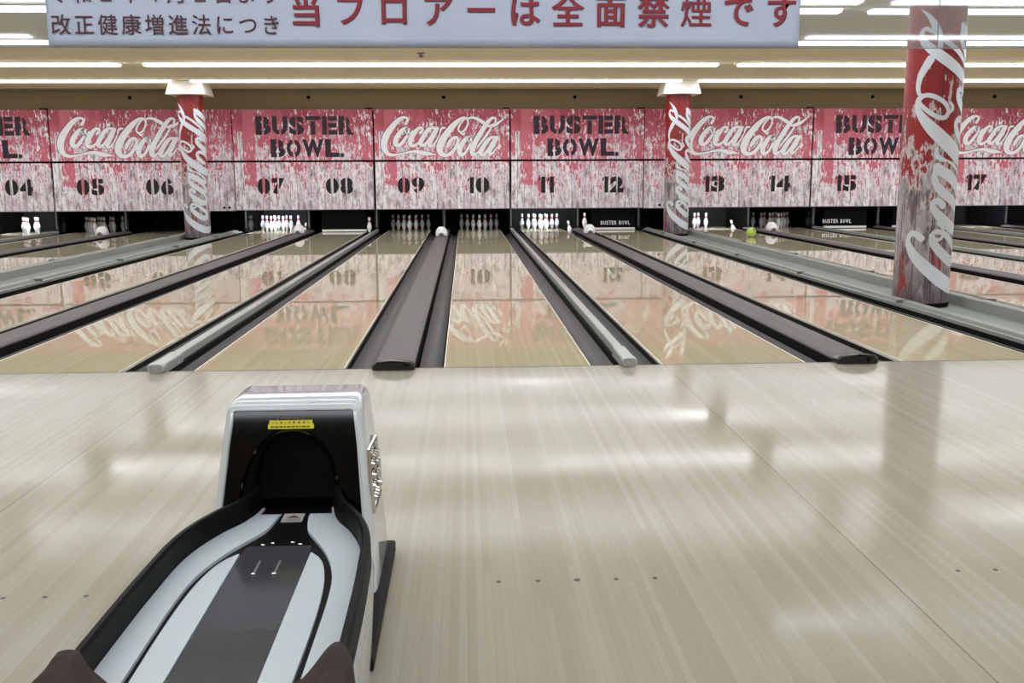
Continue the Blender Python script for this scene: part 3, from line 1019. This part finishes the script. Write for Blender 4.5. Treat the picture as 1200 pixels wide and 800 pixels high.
column(5.462, 3.45, 'near round column wrapped in peeling red paint print, right of lane 12')
column(-5.63, 16.10, 'far round column with white script between numbers 06 and 07')
column(5.48, 16.10, 'far round column with white script between numbers 12 and 13')

# ------------------------------------------------------------------ smoke screen panes and the banner on them
GY = 1.0
GZ = 2.352
edges = [4.308+2.3*i for i in range(-6, 6)]
for a, b in zip(edges, edges[1:]):
    pos = 'at the column' if a < 5.5 < b else None
    t = thing('smoke_screen_pane', 'clear hanging smoke screen pane spanning %.1f metres %s of the near column' % (2.3, 'left') if b < 4.4 else 'clear hanging smoke screen pane at or right of the near column', 'glass pane', ((a+b)/2, GY, GZ), 'hanging smoke screen panes')
    t['label'] = 'clear pane of the hanging smoke screen'
    m = MB(); m.box(a+0.003, b-0.003, GY, GY+0.006, GZ, CEIL)
    m.build('pane', M['glass'], t)
    m = MB(); m.box(a+0.003, b-0.003, GY-0.003, GY+0.009, GZ-0.008, GZ)
    m.build('bottom_trim', M['steel'], t)
    m = MB(); m.box(b-0.003, b+0.003, GY-0.001, GY+0.007, GZ, CEIL)
    m.build('seal_strip', M['rail_dark'], t)
bn = thing('banner', 'long white banner with red japanese lettering hung on the smoke screen', 'banner', (0.27, GY-0.02, GZ))
m = MB()
BX0, BX1, BZ1 = -2.641, 3.179, 2.86
nx, nz = 90, 10
rows = []
for j in range(nz+1):
    row = []
    for i in range(nx+1):
        fx, fz = i/nx, j/nz
        wv = 0.004*math.sin(fx*41+fz*3)+0.003*math.sin(fx*97-fz*7)+0.002*math.sin(fz*9+fx*13)
        row.append((BX0+(BX1-BX0)*fx, GY-0.016+wv*0.6*(1-fz*0.5), GZ+0.004-0.012*fx*0+(BZ1-GZ)*fz))
    rows.append(row)
V = [[m.bm.verts.new(p) for p in r] for r in rows]
for a, b in zip(V, V[1:]):
    for i in range(nx):
        m.bm.faces.new((a[i], a[i+1], b[i+1], b[i]))
o = m.build('banner_sheet', M['banner'], bn, smooth=True)
s_ = o.modifiers.new('solid', 'SOLIDIFY'); s_.thickness = 0.002; s_.offset = 1
PXM = 0.006636
bx = lambda px: BX0+(px-58)*PXM
bz = lambda py: GZ+0.012+(54-py)*0.00692
for i, ch in enumerate('当フロアーは全面禁煙です'):
    q = MB()
    x = bx(334+i*50.75)
    put_glyph(q, ch, x+0.006, bz(30.5)-0.004, 0.256, 0.262, GY-0.0240, 0.004 if ch == '煙' else 0.016, (), 1, True)
    put_glyph(q, ch, x, bz(30.5), 0.256, 0.262, GY-0.0255, 0.004 if ch == '煙' else 0.014, (), 0, True)
    q.build('lettering', [M['crimson'], M['letter_navy']], bn, fix=False)
q = MB()
for i, ch in enumerate('改正健康増進法につき'):
    put_glyph(q, ch, bx(62+i*26.6), bz(41.5), 0.155, 0.160, GY-0.0245, 0.009, (), 0, True)
q.build('small_lettering', M['small_letter'], bn, fix=False)
q = MB()
for i, ch in enumerate('令和２年４月１日より'):
    put_glyph(q, ch, bx(62+i*26.6), bz(8.0), 0.155, 0.160, GY-0.0245, 0.009, (), 0, True)
q.build('small_lettering', M['small_letter'], bn, fix=False)

# ceiling sprinkler just below the banner edge
m = MB()
m.lathe([(0.0001, 0.0), (0.012, 0.0), (0.05, 0.02), (0.05, 0.03), (0.018, 0.035), (0.018, 0.06), (0.07, 0.065), (0.07, 0.08), (0.0001, 0.08)], (-0.20, 10.67, CEIL-0.08), 14)
tag(m.build('ceiling_sprinkler', M['rail_dark'], None, smooth=True), 'small dark sprinkler head on the ceiling just below the banner', 'sprinkler')

# ------------------------------------------------------------------ foreground ball return
BC = -0.032
BH = -0.050
br = thing('ball_return', 'white ball return with black arched mouth and striped ball deck in front', 'ball return', (BC, -4.2, 0))
def hood_prof(s=1.0, dz=0.0, n=8):
    hb, ht, H, r = 0.278*s, 0.224*s, 0.632+dz, 0.038
    P = [(BH-hb, 0.0)]
    for k in range(1, 6):
        t = k/6
        P.append((BH-hb+(hb-ht-0.004)*t, (H-r)*t))
    for k in range(n+1):
        a = PI-PI/2*k/n
        P.append((BH-ht+r+r*math.cos(a), H-r+r*math.sin(a)))
    for k in range(n+1):
        a = PI/2-PI/2*k/n
        P.append((BH+ht-r+r*math.cos(a), H-r+r*math.sin(a)))
    for k in range(5, 0, -1):
        t = k/6
        P.append((BH+hb-(hb-ht-0.004)*t, (H-r)*t))
    P.append((BH+hb, 0.0))
    return P
YF = -3.768
sl = lambda z, y: y-(0.63-z)*0.36
def inset(P, d):
    out = []
    for i, (x, z) in enumerate(P):
        a, b = P[max(0, i-1)], P[min(len(P)-1, i+1)]
        t = Vector((b[0]-a[0], b[1]-a[1])).normalized()
        out.append((x+t.y*d, z-t.x*d))
    return out
m = MB()
P0 = hood_prof()
Pin = inset(P0, 0.022)
rings = [[(x, -3.485, z) for x, z in inset(P0, 0.028)], [(x, -3.497, z) for x, z in inset(P0, 0.010)], [(x, -3.515, z) for x, z in P0],
         [(x, sl(z, YF+0.045), z) for x, z in P0], [(x, sl(z, YF+0.020), z) for x, z in inset(P0, 0.004)], [(x, sl(z, YF+0.006), z) for x, z in inset(P0, 0.011)], [(x, sl(z, YF), z) for x, z in inset(P0, 0.020)],
         [(x, sl(z, YF), z) for x, z in inset(P0, 0.028)], [(x, sl(z, YF+0.018), z) for x, z in inset(P0, 0.032)]]
R = m.rings(rings, False, (False, False))
m.bm.faces.new(R[0])
m.build('hood_shell', M['hood'], br, smooth=True, sharp=30)
# black face with the arched mouth
m = MB()
Pf = inset(P0, 0.030)
N = len(Pf)
AX, AW, AZ = -0.056, 0.160, 0.534
def arch(i, grow=0.0):
    t = i/(N-1)
    a = PI-PI*t
    e = 2.35
    ca, sa = math.cos(a), math.sin(a)
    return (AX+(AW+grow)*math.copysign(abs(ca)**(2/e), ca), 0.22+(AZ-0.22+grow)*abs(sa)**(2/e))
A0 = [arch(i, 0.012) for i in range(N)]
A1 = [arch(i) for i in range(N)]
fr_ = [(x, sl(z, YF+0.012), z) for x, z in Pf]
a0 = [(x, sl(z, YF+0.012), z) for x, z in A0]
a0 = [fr_[0]*1 if False else p for p in a0]
ar = [(x, sl(z, YF-0.006), z) for x, z in [arch(i, 0.005) for i in range(N)]]
a1 = [(x, sl(z, YF+0.004), z) for x, z in A1]
a2 = [(AX+(x-AX)*0.97, -3.60, z*0.97) for x, z in A1]
m.rings([fr_, a0, ar, a1], False, (False, False))
m.rings([a1, a2], False, (False, False), 1)
m.face([(x, -3.60, z) for x, z in [(AX+(x-AX)*0.97, z*0.97) for x, z in A1]], 1)
# the lower corners of the face down to the floor line
m.face([fr_[0], a0[0], (a0[0][0], sl(0.0, YF+0.012), 0.0)])
m.face([fr_[-1], (a0[-1][0], sl(0.0, YF+0.012), 0.0), a0[-1]])
m.build('hood_face', [M['gloss_black'], M['pit']], br, smooth=True, sharp=40)
# sticker with a small moulded handle outline above it
def face_pt(x, z, off):
    return (x, sl(z, YF+0.011)-off, z)
m = MB()
def slab(pts, off0, off1, mi=0):
    m.rings([[face_pt(x, z, off0) for x, z in pts], [face_pt(x, z, off1) for x, z in pts]], True, (True, True), mi)
slab([(-0.133, 0.5445), (0.016, 0.5445), (0.016, 0.559), (0.011, 0.559), (0.011, 0.571), (-0.129, 0.571), (-0.129, 0.559), (-0.133, 0.559)], 0.000, 0.003)
xx = -0.121
random.seed(3)
while xx < -0.003:
    wch = random.uniform(0.005, 0.010)
    slab([(xx, 0.5612), (xx+wch, 0.5612), (xx+wch*0.5, 0.5682)] if random.random() < 0.5 else [(xx, 0.5612), (xx+wch, 0.5612), (xx+wch, 0.5632), (xx, 0.5632)], 0.003, 0.0034, 1)
    xx += wch+0.007
xx = -0.124
while xx < -0.001:
    wch = random.uniform(0.006, 0.014)
    slab([(xx, 0.5490), (xx+wch, 0.5490), (xx+wch, 0.5530), (xx, 0.5530)], 0.003, 0.0034, 1)
    xx += wch+0.003
m.build('sticker', [M['yellow'], M['ink']], br)
m = MB()
pts = [(-0.104, 0.572), (-0.100, 0.580), (-0.090, 0.585), (-0.034, 0.585), (-0.024, 0.580), (-0.020, 0.572)]
m.tube([face_pt(x, z, 0.001) for x, z in pts], 0.0016, 6)
m.tube([face_pt(x, z, 0.001) for x, z in [(-0.090, 0.572), (-0.090, 0.577), (-0.036, 0.577), (-0.036, 0.572)]], 0.001, 6)
m.build('badge_outline', M['steel'], br)
# chrome badge on the right flank
def flank(y, z, off):
    t = min(1, z/0.577)
    x = BH+0.278-(0.278-0.224-0.004)*t
    return (x+off, y, z)
def hexa(s):
    c = (-3.68, 0.385)
    base = [(-3.545, 0.455), (-3.520, 0.350), (-3.600, 0.262), (-3.835, 0.262), (-3.830, 0.375), (-3.790, 0.470)]
    c = (sum(p[0] for p in base)/6, sum(p[1] for p in base)/6)
    return [(c[0]+(y-c[0])*s, c[1]+(z-c[1])*s) for y, z in base]
emb = []
m = MB()
L = [(1.0, 0.0), (0.98, 0.008), (0.92, 0.011), (0.86, 0.007), (0.84, 0.004)]
m.rings([[flank(y, z, o_) for y, z in hexa(s)] for s, o_ in L], True, (True, False))
m.face([flank(y, z, 0.004) for y, z in hexa(0.84)], 1)
em = m.build('badge', [M['chrome'], M['badge_field']], br)
m = MB()
random.seed(5)
for r_ in range(5):
    zz = 0.290+r_*0.036
    for c_ in range(7):
        yy = -3.790+c_*0.032+r_*0.006
        if random.random() < 0.9:
            h_ = random.uniform(0.010, 0.018)
            m.rings([[flank(yy, zz, 0.003), flank(yy+0.018, zz, 0.003), flank(yy+0.018, zz+0.019, 0.003), flank(yy, zz+0.019, 0.003)],
                     [flank(yy+0.004, zz+0.004, h_), flank(yy+0.014, zz+0.004, h_), flank(yy+0.014, zz+0.015, h_), flank(yy+0.004, zz+0.015, h_)]])
m.build('badge_relief', M['chrome'], em)
# deck outlines (offsets from the centre line, by y)
TO = [(-3.70, 0.112), (-3.88, 0.118), (-4.00, 0.148), (-4.09, 0.193), (-4.21, 0.234), (-4.34, 0.256), (-4.52, 0.264), (-4.68, 0.268), (-5.00, 0.270), (-5.60, 0.270)]
TI = [(-3.70, 0.044), (-3.90, 0.045), (-4.06, 0.060), (-4.14, 0.090), (-4.23, 0.130), (-4.33, 0.163), (-4.45, 0.186), (-4.60, 0.193), (-4.80, 0.192), (-5.00, 0.190), (-5.60, 0.186)]
IO = [(-4.262, 0.104), (-4.30, 0.130), (-4.37, 0.153), (-4.48, 0.169), (-4.62, 0.176), (-4.80, 0.177), (-5.00, 0.174), (-5.60, 0.170)]
def curve_pts(L, n=6):
    return [(v.y, v.x) for v in catmull([(y, o_, 0) for y, o_ in L], n)]
def off_at(L, y):
    L2 = curve_pts(L, 6)
    best = L2[0][0]
    for (o1, y1), (o2, y2) in zip(L2, L2[1:]):
        if y2 <= y <= y1:
            return o1+(o2-o1)*((y-y1)/(y2-y1) if y2 != y1 else 0)
    return L2[-1][0] if y < L2[-1][1] else best
def side_rings(ys, f_in, f_out, zt, zb, sgn, zfun=None):
    rings = []
    for y in ys:
        a, b = f_in(y), f_out(y)
        dz = zfun(y) if zfun else 0
        rings.append([(BC+sgn*a, y, zb), (BC+sgn*a, y, zt+dz), (BC+sgn*b, y, zt+dz), (BC+sgn*b, y, zb)])
    return rings
def yrange(a, b, n):
    return [a+(b-a)*i/n for i in range(n+1)]
ys = yrange(-3.74, -5.60, 60)
TOf = lambda y: off_at(TO, y)
TIf = lambda y: off_at(TI, y)
IOf = lambda y: off_at(IO, y)
# black base of the deck
m = MB()
m.rings([[(BC-TOf(y)-0.02, y, 0.20), (BC-TOf(y)-0.02, y, 0.292), (BC+TOf(y)+0.02, y, 0.292), (BC+TOf(y)+0.02, y, 0.20)] for y in ys])
m.build('deck_base', M['satin_black'], br)
dip = lambda y: -0.030*max(0, min(1, (y+3.95)/0.14))
for sgn in (-1, 1):
    m = MB()
    m.rings(side_rings(ys, TIf, lambda y: TOf(y)-0.004, 0.302, 0.285, sgn, dip))
    m.build('ball_track', M['track'], br)
    m = MB()
    yi = yrange(-4.262, -5.60, 40)
    m.rings(side_rings(yi, lambda y: 0.1005, lambda y: max(0.103, IOf(y)), 0.302, 0.285, sgn))
    m.build('inner_panel', M['track'], br)
    # raised bumper rail
    m = MB()
    yr = yrange(-3.86, -5.60, 56)
    rings = []
    for y in yr:
        o_ = TOf(y)
        h_ = 0.372
        rings.append([(BC+sgn*(o_-0.002), y, 0.28), (BC+sgn*(o_-0.001), y, h_-0.008), (BC+sgn*(o_+0.005), y, h_), (BC+sgn*(o_+0.017), y, h_), (BC+sgn*(o_+0.024), y, h_-0.008), (BC+sgn*(o_+0.026), y, 0.28)])
    m.rings(rings)
    m.build('bumper_rail', M['satin_black'], br, smooth=True)
    # white skirt below
    m = MB()
    rings = []
    for y in yr:
        o_ = TOf(y)+0.012
        w_ = max(o_+0.010, 0.0)
        rings.append([(BC+sgn*(o_-0.02), y, 0.0), (BC+sgn*(o_-0.02), y, 0.30), (BC+sgn*(o_+0.016), y, 0.30), (BC+sgn*(o_+0.020), y, 0.27), (BC+sgn*(o_+0.004), y, 0.0)])
    m.rings(rings)
    m.build('side_skirt', M['hood'], br, smooth=True, sharp=30)
# dark centre strip
m = MB()
m.rings([[(BC-w, y, 0.286), (BC-w, y, 0.299), (BC+w, y, 0.299), (BC+w, y, 0.286)] for y, w in ((-4.20, 0.094), (-4.30, 0.0985), (-5.60, 0.0985))])
m.build('centre_strip', M['strip'], br)
# screws and two slots on the neck
for (x, y) in ((-0.084, -4.175), (-0.057, -4.163), (0.0, -4.159), (0.025, -4.175), (-0.064, -4.405), (-0.008, -4.406)):
    m = MB()
    m.lathe([(0.0065, 0.0), (0.0065, 0.003), (0.004, 0.005), (0.0001, 0.0055)], (x, y, 0.292 if y > -4.3 else 0.299), 12)
    m.build('screw', M['chrome'], br, smooth=True)
for x in (-0.064, -0.008):
    m = MB(); m.box(x-0.003, x+0.003, -4.395, -4.31, 0.296, 0.3005)
    m.build('slot', M['rail_dark'], br, bevel=0.001)
m = MB()
m.rings([[(BC-0.035, -3.985, 0.293), (BC+0.030, -3.985, 0.293), (BC+0.030, -3.915, 0.293), (BC-0.035, -3.915, 0.293)], [(BC-0.035, -3.985, 0.297), (BC+0.030, -3.985, 0.297), (BC+0.030, -3.915, 0.297), (BC-0.035, -3.915, 0.297)]])
lp = m.build('label_plate', M['plate'], br)
m = MB()
m.face([(BC-0.026, -3.955, 0.2975), (BC+0.022, -3.955, 0.2975), (BC-0.002, -3.930, 0.2975)])
for yy in (-3.965, -3.974):
    m.face([(BC-0.026, yy-0.003, 0.2975), (BC+0.022, yy-0.003, 0.2975), (BC+0.022, yy, 0.2975), (BC-0.026, yy, 0.2975)])
m.build('label_print', M['ink'], lp)
# foot rail
m = MB()
m.box(0.205, 0.252, -4.40, -3.50, 0.0, 0.045)
m.build('foot_rail', M['satin_black'], br, bevel=0.008)

def cloth(sgn, line, label):
    """cloth lying over a bumper rail; line gives the far hem as (x, y)"""
    m = MB()
    hem = catmull([(a, b, 0) for a, b in line], 5)
    rows = []
    nv = 14
    for j in range(nv+1):
        row = []
        for i, h in enumerate(hem):
            x = h.x
            y = h.y-0.03-(j/nv)*0.42
            d = sgn*(x-BC)-0.270
            if d < -0.004:
                z = max(0.309, 0.377+(d+0.004)*0.42)
            elif d < 0.036:
                z = 0.377
            else:
                z = 0.377-(d-0.036)*2.6
            fold = 0.004*math.sin(x*70+j*0.7)+0.003*math.sin(x*31-j*0.9)
            row.append((x, y+0.006*math.sin(x*50), z+0.003+abs(fold)))
        rows.append(row)
    V = [[m.bm.verts.new(p) for p in r] for r in rows]
    for a, b in zip(V, V[1:]):
        for i in range(len(a)-1):
            m.bm.faces.new((a[i], a[i+1], b[i+1], b[i]))
    o = m.build('brown_cloth', M['cloth'], None, smooth=True, sharp=80)
    s_ = o.modifiers.new('solid', 'SOLIDIFY')
    s_.thickness = 0.004
    s_.offset = 1
    tag(o, label, 'cloth', 'brown cloths over the ball return rails')
cloth(-1, [(-0.395, -5.06), (-0.345, -4.985), (-0.318, -4.953), (-0.300, -4.955), (-0.255, -5.005), (-0.165, -5.085), (-0.12, -5.12)], 'dark brown cloth draped over the left rail of the ball return')
cloth(1, [(0.07, -5.16), (0.150, -5.10), (0.190, -5.055), (0.222, -4.965), (0.240, -4.950), (0.262, -4.985), (0.285, -5.08), (0.30, -5.16)], 'dark brown cloth draped over the right rail of the ball return')
